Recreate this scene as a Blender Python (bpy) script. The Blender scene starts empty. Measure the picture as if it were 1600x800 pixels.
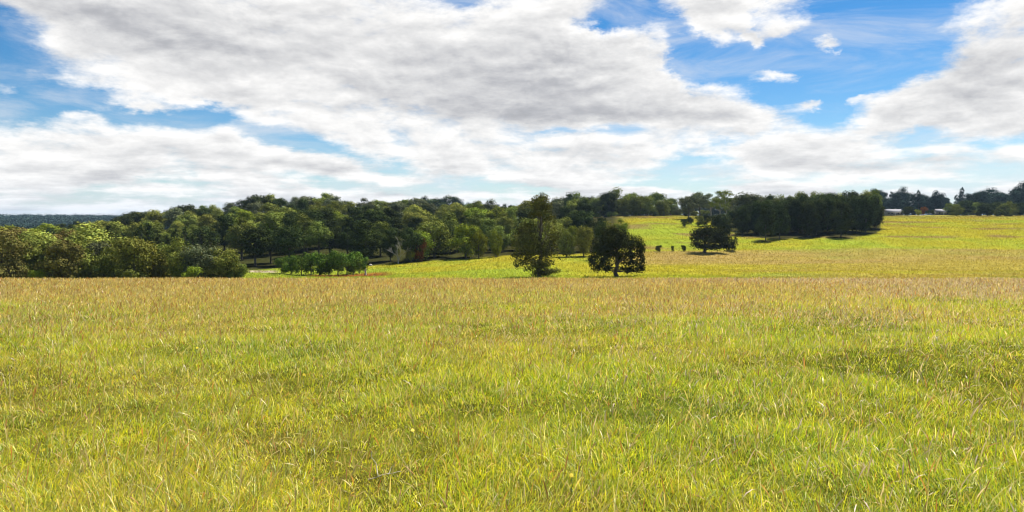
import bpy, math, random
import numpy as np
R = math.radians
F = 1042.0            # focal length in pixels of the 1600 px wide photograph
HOR = 340.0           # row of eye level in the photograph
EYE = 1.7             # camera height above the turf at its feet

sc = bpy.context.scene
col = sc.collection

# ------------------------------------------------------------------ camera
cam_d = bpy.data.cameras.new('camera')
cam_d.sensor_fit = 'HORIZONTAL'
cam_d.sensor_width = 36.0
cam_d.lens = 36.0 * F / 1600.0
cam_d.shift_y = -(400.0 - HOR) / 1600.0
cam_d.clip_start = 0.05
cam_d.clip_end = 20000
cam = bpy.data.objects.new('camera', cam_d)
col.objects.link(cam)
cam.location = (0, 0, EYE)
cam.rotation_euler = (R(90), 0, 0)
sc.camera = cam

# ------------------------------------------------------------------ exposure
vs = sc.view_settings
vs.view_transform = 'Standard'; vs.look = 'None'; vs.gamma = 1.0
vs.use_curve_mapping = False
sc.cycles.filter_width = 1.1
vs.exposure = 0.98

# ------------------------------------------------------------------ sun
SUN_AZ = R(40)      # clockwise from the view direction (+Y) towards +X
SUN_EL = R(57)
sun_d = bpy.data.lights.new('sun', 'SUN')
sun_d.energy = 4.9
sun_d.angle = R(0.55)
sun_d.color = (1.0, 0.95, 0.86)
sun = bpy.data.objects.new('sun', sun_d)
col.objects.link(sun)
sun.location = (40, 60, 90)
sun.rotation_euler = (R(90) - SUN_EL, 0, math.pi - SUN_AZ)   # checked: points from the sun down to the field

# ------------------------------------------------------------------ node helper
class NT:
    def __init__(s, tree): s.t = tree; s.n = tree.nodes; s.l = tree.links
    def link(s, a, b): s.l.new(a, b)
    def put(s, sock, v):
        if isinstance(v, bpy.types.NodeSocket): s.l.new(v, sock)
        elif v is not None: sock.default_value = v
    def math(s, op, a, b=None, c=None, clamp=False):
        n = s.n.new('ShaderNodeMath'); n.operation = op; n.use_clamp = clamp
        for i, v in enumerate((a, b, c)):
            if v is not None: s.put(n.inputs[i], v)
        return n.outputs[0]
    def vmath(s, op, a, b=None, out=0):
        n = s.n.new('ShaderNodeVectorMath'); n.operation = op
        s.put(n.inputs[0], a)
        if b is not None: s.put(n.inputs['Scale'] if op == 'SCALE' else n.inputs[1], b)
        return n.outputs[out]
    def noise(s, vec, scale, detail=4, rough=0.5, lac=2.0, dist=0.0, out=0):
        n = s.n.new('ShaderNodeTexNoise')
        if vec is not None: s.put(n.inputs['Vector'], vec)
        n.inputs['Scale'].default_value = scale; n.inputs['Detail'].default_value = detail
        n.inputs['Roughness'].default_value = rough; n.inputs['Lacunarity'].default_value = lac
        n.inputs['Distortion'].default_value = dist
        return n.outputs[out]
    def smooth(s, v, a, b, lo=0.0, hi=1.0):
        n = s.n.new('ShaderNodeMapRange'); n.interpolation_type = 'SMOOTHSTEP'
        s.put(n.inputs[0], v)
        n.inputs[1].default_value = a; n.inputs[2].default_value = b
        n.inputs[3].default_value = lo; n.inputs[4].default_value = hi
        return n.outputs[0]
    def mix(s, f, a, b, kind='MIX'):
        n = s.n.new('ShaderNodeMix'); n.data_type = 'RGBA'; n.blend_type = kind
        n.clamp_factor = True
        s.put(n.inputs[0], f)
        s.put(n.inputs[6], a if isinstance(a, bpy.types.NodeSocket) else (*a, 1))
        s.put(n.inputs[7], b if isinstance(b, bpy.types.NodeSocket) else (*b, 1))
        return n.outputs[2]
    def sep(s, v):
        n = s.n.new('ShaderNodeSeparateXYZ'); s.put(n.inputs[0], v); return n.outputs
    def comb(s, x, y, z):
        n = s.n.new('ShaderNodeCombineXYZ')
        for i, v in enumerate((x, y, z)): s.put(n.inputs[i], v)
        return n.outputs[0]
    def ramp(s, f, stops):
        n = s.n.new('ShaderNodeValToRGB'); s.put(n.inputs[0], f)
        cr = n.color_ramp
        while len(cr.elements) < len(stops): cr.elements.new(0.5)
        for e, (p, c) in zip(cr.elements, stops):
            e.position = p; e.color = (*c, 1)
        return n.outputs[0]

# ------------------------------------------------------------------ sky with cloud cover, laid out by compass bearing and height above the horizon
def azel(px, py):
    u = (px - 800) / F; v = (HOR - py) / F
    az = math.atan(u)
    return az, math.atan(v * math.cos(az))

# (column, row, half width, half height, tilt in degrees, amount): gaps of blue are negative, banks of cloud positive
CLOUD_FIELD = [
    (6, 92, 70, 56, 30, -2.1), (75, 152, 90, 26, 10, -1.35), (200, 176, 120, 19, 2, -1.2), (315, 184, 60, 16, -4, -1.2),
    (22, 140, 40, 12, 8, 1.7), (128, 175, 42, 13, 0, 1.6),
    (430, 216, 52, 13, 8, -1.15), (500, 232, 60, 11, 14, -1.1), (632, 264, 48, 9, 4, -0.9), (740, 286, 32, 7, 4, -0.85), (480, 283, 110, 5, 2, -0.4),
    (990, 14, 52, 26, 0, -1.5), (925, 40, 40, 8, -10, -0.8), (1072, 80, 30, 40, 10, -1.7), (1160, 60, 80, 34, 10, -1.1), (700, -6, 50, 8, 0, -0.9),
    (1290, 45, 160, 62, 0, -1.9), (1375, 90, 95, 58, -25, -1.7), (1240, 140, 110, 38, 14, -1.8), (1180, 110, 90, 20, 10, -0.9), (1480, 10, 110, 24, -8, -0.75),
    (1140, 8, 84, 30, 0, 2.0), (1112, 48, 26, 26, 20, 1.3), (1216, 52, 42, 18, -8, 2.5), (1294, 70, 32, 18, -14, 3.1), (1228, 124, 34, 14, 4, 2.4), (1185, 90, 46, 12, 20, 1.3), (1190, 120, 30, 8, 0, 1.2), (1345, 150, 26, 9, -10, 1.6), (1265, 165, 22, 8, 6, 1.6), (1170, 60, 26, 9, 30, 1.8), (1330, 112, 18, 7, -20, 1.5), (60, 122, 26, 8, 10, 1.2), (230, 168, 34, 7, 6, 1.1), (1420, 72, 50, 8, -16, 0.9), (1500, 14, 90, 14, 0, 0.9),
    (960, 206, 54, 11, 0, -1.15), (885, 204, 40, 4, 0, -0.5), (1292, 186, 42, 15, -10, -1.1), (1446, 204, 28, 14, 0, -1.2), (1575, 220, 50, 9, 0, -1.0), (1165, 216, 40, 6, -8, -0.8),
    (1065, 254, 70, 14, -10, -1.2), (1140, 258, 42, 14, 10, -1.1), (1100, 238, 22, 7, 0, 0.8), (1150, 284, 120, 6, 0, -0.8), (1580, 262, 60, 16, 0, -1.3), (1480, 286, 130, 7, 0, -0.9), (1030, 290, 60, 5, 4, -0.6), (300, 306, 60, 4, 0, -0.4),
    (1000, 85, 46, 34, 0, 0.9), (1395, 150, 60, 30, -20, 0.9), (1150, 128, 50, 16, 10, 0.8), (520, 262, 60, 7, 0, 0.8), (700, 262, 50, 8, 0, 0.5),
    (900, 120, 130, 60, 0, 0.9), (600, 110, 300, 70, 0, 0.7), (250, 60, 200, 50, 10, 0.8), (1520, 110, 100, 55, -15, 1.1), (1440, 165, 90, 24, 0, 0.8), (1200, 240, 90, 18, 0, 0.6), (1120, 170, 140, 22, 6, 0.7), (100, 250, 200, 40, 0, 0.5), (350, 218, 45, 16, 0, 0.8), (475, 250, 60, 14, 0, 0.6),
]
GREY_FIELD = [
    (760, 150, 190, 30, -3, 0.75), (900, 178, 200, 16, 2, 0.6), (180, 25, 230, 36, 6, 0.6), (1520, 120, 110, 36, -10, 0.8), (560, 60, 300, 34, 0, 0.38),
    (470, 262, 80, 8, 0, 0.5), (850, 240, 160, 12, 4, 0.4), (1380, 256, 180, 9, 0, 0.4), (860, 85, 90, 16, 0, 0.3), (1000, 180, 170, 9, 3, 0.4),
]
def field(nt, az, el, items, total=None):
    for (px, py, w, h, rot, amt) in items:
        a0, e0 = azel(px, py)
        rw, rh = w * 1.25 / F, h * 1.25 / F
        rw *= math.cos(a0) ** 2; rh *= math.cos(a0)
        t = R(rot)
        ca, sa = math.cos(t), -math.sin(t)       # tilt is clockwise in the picture
        da = nt.math('SUBTRACT', az, a0); de = nt.math('SUBTRACT', el, e0)
        p = nt.math('ADD', nt.math('MULTIPLY', da, ca / rw), nt.math('MULTIPLY', de, sa / rw))
        q = nt.math('ADD', nt.math('MULTIPLY', da, -sa / rh), nt.math('MULTIPLY', de, ca / rh))
        r2 = nt.math('ADD', nt.math('MULTIPLY', p, p), nt.math('MULTIPLY', q, q))
        g = nt.math('POWER', 0.36, r2)
        total = nt.math('MULTIPLY_ADD', g, amt, 0.0 if total is None else total)
    return total

def density_group():
    g = bpy.data.node_groups.new('cloud_density', 'ShaderNodeTree')
    g.interface.new_socket('Dir', in_out='INPUT', socket_type='NodeSocketVector')
    g.interface.new_socket('Density', in_out='OUTPUT', socket_type='NodeSocketFloat')
    nt = NT(g)
    i = g.nodes.new('NodeGroupInput'); o = g.nodes.new('NodeGroupOutput')
    d = nt.vmath('NORMALIZE', i.outputs[0])
    x, y, z = nt.sep(d)
    flat = nt.vmath('MULTIPLY', d, (1.0, 1.0, 2.4))
    # the clouds drawn out in perspective towards the horizon
    zz = nt.math('ADD', nt.math('MAXIMUM', z, 0.0), 0.10)
    q = nt.comb(nt.math('DIVIDE', x, zz), nt.math('DIVIDE', y, zz), 0.0)
    n1 = nt.noise(q, 1.25, 8, 0.60)
    n2 = nt.noise(nt.vmath('ADD', flat, (3.1, 1.7, 0.4)), 7.5, 9, 0.62, dist=0.15)
    n = nt.math('MULTIPLY_ADD', n1, 0.55, nt.math('MULTIPLY', n2, 0.85))
    nt.link(nt.math('MULTIPLY', nt.math('SUBTRACT', n, 0.69), 5.2), o.inputs[0])
    return g

def build_world():
    w = bpy.data.worlds.new('World'); sc.world = w; w.use_nodes = True
    w.cycles.sampling_method = 'MANUAL'; w.cycles.sample_map_resolution = 256
    t = w.node_tree; t.nodes.clear(); nt = NT(t)
    out = t.nodes.new('ShaderNodeOutputWorld'); bg = t.nodes.new('ShaderNodeBackground')
    bg.inputs[1].default_value = 0.068
    nt.link(bg.outputs[0], out.inputs[0])
    sky = t.nodes.new('ShaderNodeTexSky'); sky.sky_type = 'NISHITA'; sky.sun_disc = False
    sky.sun_elevation = SUN_EL; sky.sun_rotation = SUN_AZ
    sky.altitude = 600; sky.air_density = 1.0; sky.dust_density = 0.3; sky.ozone_density = 2.2
    tc = t.nodes.new('ShaderNodeTexCoord'); d = nt.vmath('NORMALIZE', tc.outputs['Generated'])
    x, y, z = nt.sep(d)
    hsv = t.nodes.new('ShaderNodeHueSaturation'); hsv.inputs['Saturation'].default_value = 1.45; hsv.inputs['Value'].default_value = 0.84
    nt.link(sky.outputs[0], hsv.inputs['Color'])
    blue = hsv.outputs[0]
    # where the cover is: a field over bearing and height, its lookup wobbled for ragged edges
    az = nt.math('ARCTAN2', x, y); el = nt.math('ARCSINE', z)
    flat = nt.vmath('MULTIPLY', d, (1.0, 1.0, 1.9))
    wob = nt.noise(flat, 9.0, 7, 0.68, out=1)
    wx, wy, _ = nt.sep(nt.vmath('SUBTRACT', wob, (0.5, 0.5, 0.5)))
    hgt = nt.smooth(el, 0.0, 0.30, 0.30, 1.0)
    az2 = nt.math('MULTIPLY_ADD', wx, 0.10, az)
    el2 = nt.math('ADD', nt.math('MULTIPLY', nt.math('MULTIPLY', wy, 0.085), hgt), el)
    cover = nt.math('ADD', field(nt, az2, el2, CLOUD_FIELD), 0.40)
    # unseen cover overhead and behind the camera is thinned to cut fill light
    cover = nt.math('SUBTRACT', cover, nt.smooth(el, 0.38, 0.62, 0.0, 1.1))
    cover = nt.math('SUBTRACT', cover, nt.smooth(y, 0.35, -0.25, 0.0, 1.0))
    grey = field(nt, az2, el2, GREY_FIELD)
    G = density_group()
    def den(off):
        n = t.nodes.new('ShaderNodeGroup'); n.node_tree = G
        nt.put(n.inputs[0], nt.vmath('ADD', d, off) if off else d)
        return n.outputs[0]
    n0 = den(None)
    n1 = den((0.004, 0, 0.013))
    strk = nt.noise(nt.vmath('MULTIPLY', d, (1.0, 1.0, 6.5)), 6.0, 6, 0.6)
    lowf = nt.smooth(el, 0.01, 0.10, 1.0, 0.0)
    layer = nt.math('MULTIPLY', nt.math('MULTIPLY', nt.math('SUBTRACT', strk, 0.48), 6.5), lowf)
    d0 = nt.math('ADD', nt.math('ADD', n0, cover), layer)
    mask = nt.smooth(d0, -0.62, 0.72)
    relief = nt.math('SUBTRACT', n1, n0)            # above zero: denser cloud overhead, so this is an underside
    thick = nt.smooth(d0, 0.2, 1.9)
    shade = nt.math('ADD', nt.math('MULTIPLY', relief, 0.34), nt.math('MULTIPLY', thick, 0.20))
    shade = nt.math('ADD', shade, nt.math('MULTIPLY', grey, 0.38))
    shade = nt.math('ADD', shade, nt.math('MULTIPLY', layer, 0.10))
    shade = nt.math('ADD', shade, 0.09, clamp=True)
    cloud = nt.ramp(shade, [(0.0, (.800, .790, .775)), (0.32, (.590, .588, .59)), (0.66, (.385, .39, .41)), (1.0, (.27, .28, .30))])
    cloud = nt.vmath('SCALE', cloud, 10.0)
    veil = nt.noise(nt.vmath('MULTIPLY', d, (1.0, 1.0, 4.5)), 4.0, 6, 0.62, dist=0.6)
    veil = nt.math('MULTIPLY', nt.smooth(veil, 0.40, 0.74), 0.62)
    sk = nt.mix(veil, blue, (6.0, 6.2, 6.6))
    sk = nt.mix(nt.smooth(z, 0.0, 0.12, 0.40, 0.0), sk, (4.0, 5.5, 7.2))
    c = nt.mix(mask, sk, cloud)
    c = nt.mix(nt.smooth(z, 0.0, 0.06, 0.22, 0.0), c, (5.6, 6.2, 7.1))
    nt.link(c, bg.inputs[0])
build_world()

# ------------------------------------------------------------------ smooth random field used for shapes and colours
def vnoise(x, y, seed=0, octaves=4, rough=0.5):
    x = np.asarray(x, float); y = np.asarray(y, float)
    rs = np.random.RandomState(1000 + seed); T = rs.rand(256, 256)
    tot = np.zeros_like(x + y); amp = 1.0; s = 0.0
    for o in range(octaves):
        xf = x * 2 ** o + 17.3 * o; yf = y * 2 ** o + 5.1 * o
        xi = np.floor(xf).astype(int); yi = np.floor(yf).astype(int)
        fx = xf - xi; fy = yf - yi
        fx = fx * fx * (3 - 2 * fx); fy = fy * fy * (3 - 2 * fy)
        g = lambda i, j: T[(xi + i) & 255, (yi + j) & 255]
        tot += amp * ((g(0, 0) * (1 - fx) + g(1, 0) * fx) * (1 - fy) + (g(0, 1) * (1 - fx) + g(1, 1) * fx) * fy)
        s += amp; amp *= rough
    return tot / s

def sstep(a, b, v):
    t = np.clip((v - a) / (b - a), 0, 1)
    return t * t * (3 - 2 * t)

# ------------------------------------------------------------------ terrain heights
T_COL = np.array([-600, -100, 150, 300, 400, 470, 560, 640, 770, 860, 940, 1000, 1080, 1160, 1300, 1400, 1600, 2200], float)
T_DEP = np.array([60, 90, 130, 160, 200, 240, 280, 330, 400, 480, 600, 800, 1200, 2000, 4500], float)
T_ROW = np.array([
    [455, 472, 456, 439, 426, 413, 402, 394, 388, 386, 384, 376, 366, 345.0, 342],
    [455, 472, 456, 439, 426, 413, 402, 394, 388, 386, 384, 376, 366, 345.0, 342],
    [455, 472, 454, 439, 426, 411, 398, 387, 376, 371, 372, 372, 364, 346.0, 342],
    [455, 470, 450, 437, 425, 409, 391, 375, 359, 353, 357, 362, 360, 348.0, 342],
    [453, 468, 448, 437, 427, 409, 387, 367, 347, 343, 350, 356, 356, 348.0, 342],
    [452, 466, 448, 437, 428, 409, 385, 361, 340, 337, 345, 352, 354, 348.0, 342],
    [452, 460, 446, 436, 427, 409, 386, 364, 345, 342, 346, 350, 352, 348.0, 342],
    [450, 456, 444, 434, 422, 408, 390, 367, 349, 344, 346, 348, 350, 346.0, 342],
    [448, 452, 440, 430, 416, 400, 387, 366, 350, 344, 343, 344, 346, 344.0, 342],
    [446, 448, 438, 431, 416, 400, 386, 365, 349, 342, 341, 342, 344, 344.0, 342],
    [446, 446, 437, 431, 416, 400, 384, 359, 342, 338, 339, 340, 342, 343.0, 342],
    [446, 445, 436, 430, 415, 397, 378, 353, 338, 335, 337, 339, 342, 343.0, 342],
    [446, 445, 436, 430, 416, 396, 376, 354, 340, 336, 337, 339, 341, 343.0, 342],
    [446, 445, 436, 430, 417, 396, 375, 358, 345, 339, 338, 339, 341, 343.0, 342],
    [446, 445, 436, 430, 417, 396, 370, 354, 343, 337, 337, 338, 340, 342.0, 342],
    [446, 445, 436, 430, 416, 394, 371, 354, 341, 336, 337, 338, 339, 340.0, 340],
    [446, 445, 436, 430, 416, 394, 371, 354, 341, 336, 337, 338, 339, 340.0, 340],
    [446, 445, 436, 430, 416, 394, 371, 354, 341, 336, 337, 338, 339, 340.0, 340]])
NEAR_D = np.array([0, 3.85, 10, 20, 30, 40, 45, 50], float)
NEAR_Z = np.array([0, -0.02, -0.25, -0.85, -1.5, -2.18, -2.62, -3.25], float)
LD = np.linspace(math.log(2.0), math.log(6500), 420)      # log depth axis
UC = np.linspace(-1.35, 1.35, 271)                         # bearing axis (x over depth)
def _table():
    tab = np.zeros((len(UC), len(LD)))
    dep = np.exp(LD)
    zc = EYE - (T_ROW - HOR) * T_DEP[None, :] / F
    for i, u in enumerate(UC):
        px = 800 + F * u
        zr = np.array([np.interp(px, T_COL, zc[:, k]) for k in range(len(T_DEP))])
        d = np.concatenate([NEAR_D, T_DEP, [7000]]); z = np.concatenate([NEAR_Z, zr, [zr[-1]]])
        tab[i] = np.interp(np.log(dep), np.log(np.maximum(d, 0.5)), z)
    def blur(a, axis, w):
        k = np.hanning(2 * w + 3)[1:-1]; k /= k.sum()
        p = np.pad(a, [(w, w) if ax == axis else (0, 0) for ax in (0, 1)], mode='edge')
        return np.apply_along_axis(lambda r: np.convolve(r, k, 'valid'), axis, p)
    near = blur(tab, 1, 5)
    far = blur(blur(tab, 1, 7), 0, 9)
    m = sstep(45, 90, dep)[None, :]
    return near * (1 - m) + far * m
HT = _table()
UMAX = 1.34
def H(x, y):
    x = np.asarray(x, float); y = np.asarray(y, float)
    r = np.hypot(x, y); th = np.arctan2(x, y)
    tc_ = np.clip(th, -math.atan(UMAX), math.atan(UMAX))
    u = np.tan(tc_)
    inside = np.abs(th) <= math.atan(UMAX)
    dep = np.where(inside, y, r * math.cos(math.atan(UMAX)))
    dep = np.clip(dep, 2.001, 6400)
    a = (u - UC[0]) / (UC[1] - UC[0]); b = (np.log(dep) - LD[0]) / (LD[1] - LD[0])
    i = np.clip(a.astype(int), 0, len(UC) - 2); j = np.clip(b.astype(int), 0, len(LD) - 2)
    fa = a - i; fb = b - j
    z = (HT[i, j] * (1 - fa) + HT[i + 1, j] * fa) * (1 - fb) + (HT[i, j + 1] * (1 - fa) + HT[i + 1, j + 1] * fa) * fb
    bump = (vnoise(x * 0.55, y * 0.55, 3) - 0.5) * 0.16 * sstep(1.0, 4.0, r)
    bump = bump + (vnoise(x * 0.06, y * 0.06, 4) - 0.5) * 0.9 * sstep(60, 140, r)
    return z + bump

def at(px, dep, dz=0.0):
    x = (px - 800) / F * dep
    return (x, dep, float(H(x, dep)) + dz)

# ------------------------------------------------------------------ grass colours of the paddocks (what grows there, plus a dark tone for ground under trees)
C_GREEN = np.array([0.170, 0.245, 0.026]); C_YEL = np.array([0.350, 0.325, 0.034])
C_STRAW = np.array([0.400, 0.290, 0.110]); C_TAN = np.array([0.290, 0.190, 0.085])
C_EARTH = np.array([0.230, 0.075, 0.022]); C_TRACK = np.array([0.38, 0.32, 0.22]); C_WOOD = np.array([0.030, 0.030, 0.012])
WOODS = []          # (x, y, radius) of tree footings, filled as they are planted
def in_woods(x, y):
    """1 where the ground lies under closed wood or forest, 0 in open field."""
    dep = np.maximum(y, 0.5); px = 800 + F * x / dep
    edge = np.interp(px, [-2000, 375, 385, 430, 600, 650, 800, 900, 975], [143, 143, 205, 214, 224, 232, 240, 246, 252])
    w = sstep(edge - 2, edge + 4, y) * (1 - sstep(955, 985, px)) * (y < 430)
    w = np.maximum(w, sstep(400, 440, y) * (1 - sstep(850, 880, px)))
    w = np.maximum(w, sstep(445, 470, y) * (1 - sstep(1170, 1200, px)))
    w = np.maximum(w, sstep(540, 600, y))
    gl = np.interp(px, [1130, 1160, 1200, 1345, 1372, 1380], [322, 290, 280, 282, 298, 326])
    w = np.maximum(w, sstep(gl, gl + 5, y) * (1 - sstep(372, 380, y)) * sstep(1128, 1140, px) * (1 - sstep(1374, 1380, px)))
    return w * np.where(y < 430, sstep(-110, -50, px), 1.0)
def lerp(a, b, t): return a * (1 - t[..., None]) + b * t[..., None]
def paddock(x, y):
    """Colour of the sward at a place."""
    dep = np.maximum(y, 0.5); px = 800 + F * x / dep
    n1 = vnoise(x * 0.045, y * 0.045, 11); n2 = vnoise(x * 0.3, y * 0.3, 12); n3 = vnoise(x * 0.012, y * 0.020, 13, 5)
    base = lerp(np.broadcast_to(C_GREEN, x.shape + (3,)), C_YEL, sstep(0.30, 0.66, n2 * 0.6 + n1 * 0.4))
    near = lerp(base, C_STRAW, np.clip(0.75 * sstep(0.50, 0.78, n1 * 0.5 + n2 * 0.5) + 0.30 * sstep(14, 36, y), 0, 1))
    # valley field: green in the middle, tan bands to the east, then the yellow hillside beyond the boundary
    far = lerp(np.broadcast_to(np.array([0.310, 0.275, 0.024]), x.shape + (3,)), C_GREEN * 1.25, 0.65 * sstep(0.38, 0.66, n3 * 0.5 + n1 * 0.5))
    line = 247 + 5 * (vnoise(x * 0.01, x * 0 + 2, 15) - 0.5)
    tan = sstep(196, 210, y) * (1 - sstep(line - 3, line, y)) * sstep(900, 1040, px)
    tan = np.maximum(tan, 0.85 * sstep(120, 150, y) * (1 - sstep(line - 3, line, y)) * sstep(1060, 1260, px) * sstep(0.35, 0.55, vnoise(x * 0.006, y * 0.05, 16)))
    far = lerp(far, C_TAN * 1.05, (0.20 + 0.65 * vnoise(x * 0.02, y * 0.09, 19)) * tan)
    spots = sstep(0.54, 0.68, vnoise(x * 0.035, y * 0.06, 18, 5)) * sstep(line, line + 10, y)
    far = lerp(far, C_TAN * 0.75, 0.75 * spots)
    far = lerp(far, C_TAN * 1.1, 0.35 * sstep(370, 430, y))
    c = lerp(near, far, sstep(55, 110, y))
    earth = sstep(172, 178, y) * (1 - sstep(188, 197, y)) * sstep(470, 500, px) * (1 - sstep(590, 625, px))
    c = lerp(c, C_EARTH, 0.9 * earth)
    track = sstep(196, 199, y) * (1 - sstep(204, 207, y)) * (1 - sstep(425, 440, px)) * sstep(380, 395, px)
    c = lerp(c, C_TRACK, track)
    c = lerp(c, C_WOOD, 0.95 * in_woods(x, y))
    return c

# ------------------------------------------------------------------ mesh helpers
def mesh_tris(name, V, Fc, cols=None, per=3):
    me = bpy.data.meshes.new(name)
    V = np.ascontiguousarray(V, dtype=np.float32).reshape(-1, 3); Fc = np.ascontiguousarray(Fc, dtype=np.int32).reshape(-1, per)
    me.vertices.add(len(V)); me.vertices.foreach_set('co', V.ravel())
    me.loops.add(Fc.size); me.loops.foreach_set('vertex_index', Fc.ravel())
    me.polygons.add(len(Fc))
    me.polygons.foreach_set('loop_start', np.arange(0, Fc.size, per, dtype=np.int32))
    me.update(calc_edges=True)
    if cols is not None:
        a = me.attributes.new('tint', 'FLOAT_COLOR', 'POINT')
        c4 = np.ones((len(V), 4), np.float32); c4[:, :3] = cols
        a.data.foreach_set('color', c4.ravel())
    return me

def link_obj(name, me, mat=None, parent=None, smooth=False):
    o = bpy.data.objects.new(name, me)
    if mat is not None and len(me.materials) == 0: me.materials.append(mat)
    if smooth: me.polygons.foreach_set('use_smooth', np.ones(len(me.polygons), bool))
    col.objects.link(o); o.parent = parent
    return o

def tag(o, label=None, cat=None, group=None, kind=None):
    if label: o['label'] = label
    if cat: o['category'] = cat
    if group: o['group'] = group
    if kind: o['kind'] = kind
    return o

def new_mat(name):
    m = bpy.data.materials.new(name); m.use_nodes = True
    t = m.node_tree; t.nodes.clear(); nt = NT(t)
    out = t.nodes.new('ShaderNodeOutputMaterial')
    return m, nt, out

def leafy(nt, out, colr, trans_gain, mixf, gloss=0.0):
    t = nt.t
    d = t.nodes.new('ShaderNodeBsdfDiffuse'); nt.put(d.inputs[0], colr)
    tr = t.nodes.new('ShaderNodeBsdfTranslucent'); nt.put(tr.inputs[0], nt.vmath('MULTIPLY', colr, trans_gain))
    m = t.nodes.new('ShaderNodeMixShader'); m.inputs[0].default_value = mixf
    nt.link(d.outputs[0], m.inputs[1]); nt.link(tr.outputs[0], m.inputs[2])
    last = m.outputs[0]
    if gloss:
        g = t.nodes.new('ShaderNodeBsdfGlossy'); g.inputs['Roughness'].default_value = 0.45
        g.inputs['Color'].default_value = (0.9, 0.92, 0.95, 1)
        k = t.nodes.new('ShaderNodeMixShader'); k.inputs[0].default_value = gloss
        nt.link(last, k.inputs[1]); nt.link(g.outputs[0], k.inputs[2]); last = k.outputs[0]
    nt.link(last, out.inputs[0])

# materials
M = {}
m, nt, out = new_mat('grass_blades'); at_ = nt.n.new('ShaderNodeAttribute'); at_.attribute_name = 'tint'
leafy(nt, out, at_.outputs['Color'], (1.25, 1.2, 0.6), 0.46, 0.03); M['grass'] = m

m, nt, out = new_mat('turf'); at_ = nt.n.new('ShaderNodeAttribute'); at_.attribute_name = 'tint'
tc = nt.n.new('ShaderNodeTexCoord'); P = tc.outputs['Object']
n1 = nt.noise(P, 1.6, 6, 0.65); n2 = nt.noise(P, 0.16, 5, 0.6)
v = nt.math('ADD', nt.smooth(n1, 0.30, 0.72, 0.45, 1.15), nt.smooth(n2, 0.3, 0.7, -0.12, 0.12))
c = nt.vmath('MULTIPLY', at_.outputs['Color'], nt.comb(v, v, v))
d = nt.n.new('ShaderNodeBsdfDiffuse'); nt.link(c, d.inputs[0])
b = nt.n.new('ShaderNodeBump'); b.inputs['Strength'].default_value = 0.6; b.inputs['Distance'].default_value = 0.3
nt.link(n1, b.inputs['Height']); nt.link(b.outputs[0], d.inputs['Normal'])
nt.link(d.outputs[0], out.inputs[0]); M['turf'] = m

m, nt, out = new_mat('foliage')
oi = nt.n.new('ShaderNodeObjectInfo'); at_ = nt.n.new('ShaderNodeAttribute'); at_.attribute_name = 'tint'
hs = nt.n.new('ShaderNodeHueSaturation')
nt.link(oi.outputs['Color'], hs.inputs['Color'])
nt.put(hs.inputs['Hue'], nt.smooth(oi.outputs['Random'], 0, 1, 0.485, 0.512))
nt.put(hs.inputs['Value'], nt.smooth(oi.outputs['Random'], 0, 1, 0.85, 1.2))
c = nt.vmath('MULTIPLY', hs.outputs[0], at_.outputs['Color'])
leafy(nt, out, c, (1.3, 1.25, 0.6), 0.07, 0.0); M['leaf'] = m

def bark(name, ca, cb, scale=(6, 6, 1.5)):
    m, nt, out = new_mat(name); tc = nt.n.new('ShaderNodeTexCoord')
    n = nt.noise(nt.vmath('MULTIPLY', tc.outputs['Object'], scale), 1.0, 6, 0.65)
    d = nt.n.new('ShaderNodeBsdfPrincipled'); d.inputs['Roughness'].default_value = 0.9
    nt.link(nt.mix(nt.smooth(n, 0.35, 0.65), ca, cb), d.inputs['Base Color'])
    b = nt.n.new('ShaderNodeBump'); b.inputs['Strength'].default_value = 0.5; nt.link(n, b.inputs['Height']); nt.link(b.outputs[0], d.inputs['Normal'])
    nt.link(d.outputs[0], out.inputs[0]); return m
M['bark'] = bark('bark', (0.045, 0.034, 0.025), (0.12, 0.095, 0.07))
M['pale_bark'] = bark('pale_bark', (0.22, 0.20, 0.17), (0.48, 0.44, 0.38))
M['dry_wood'] = bark('dry_wood', (0.34, 0.30, 0.22), (0.62, 0.56, 0.44), (20, 20, 4))

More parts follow.
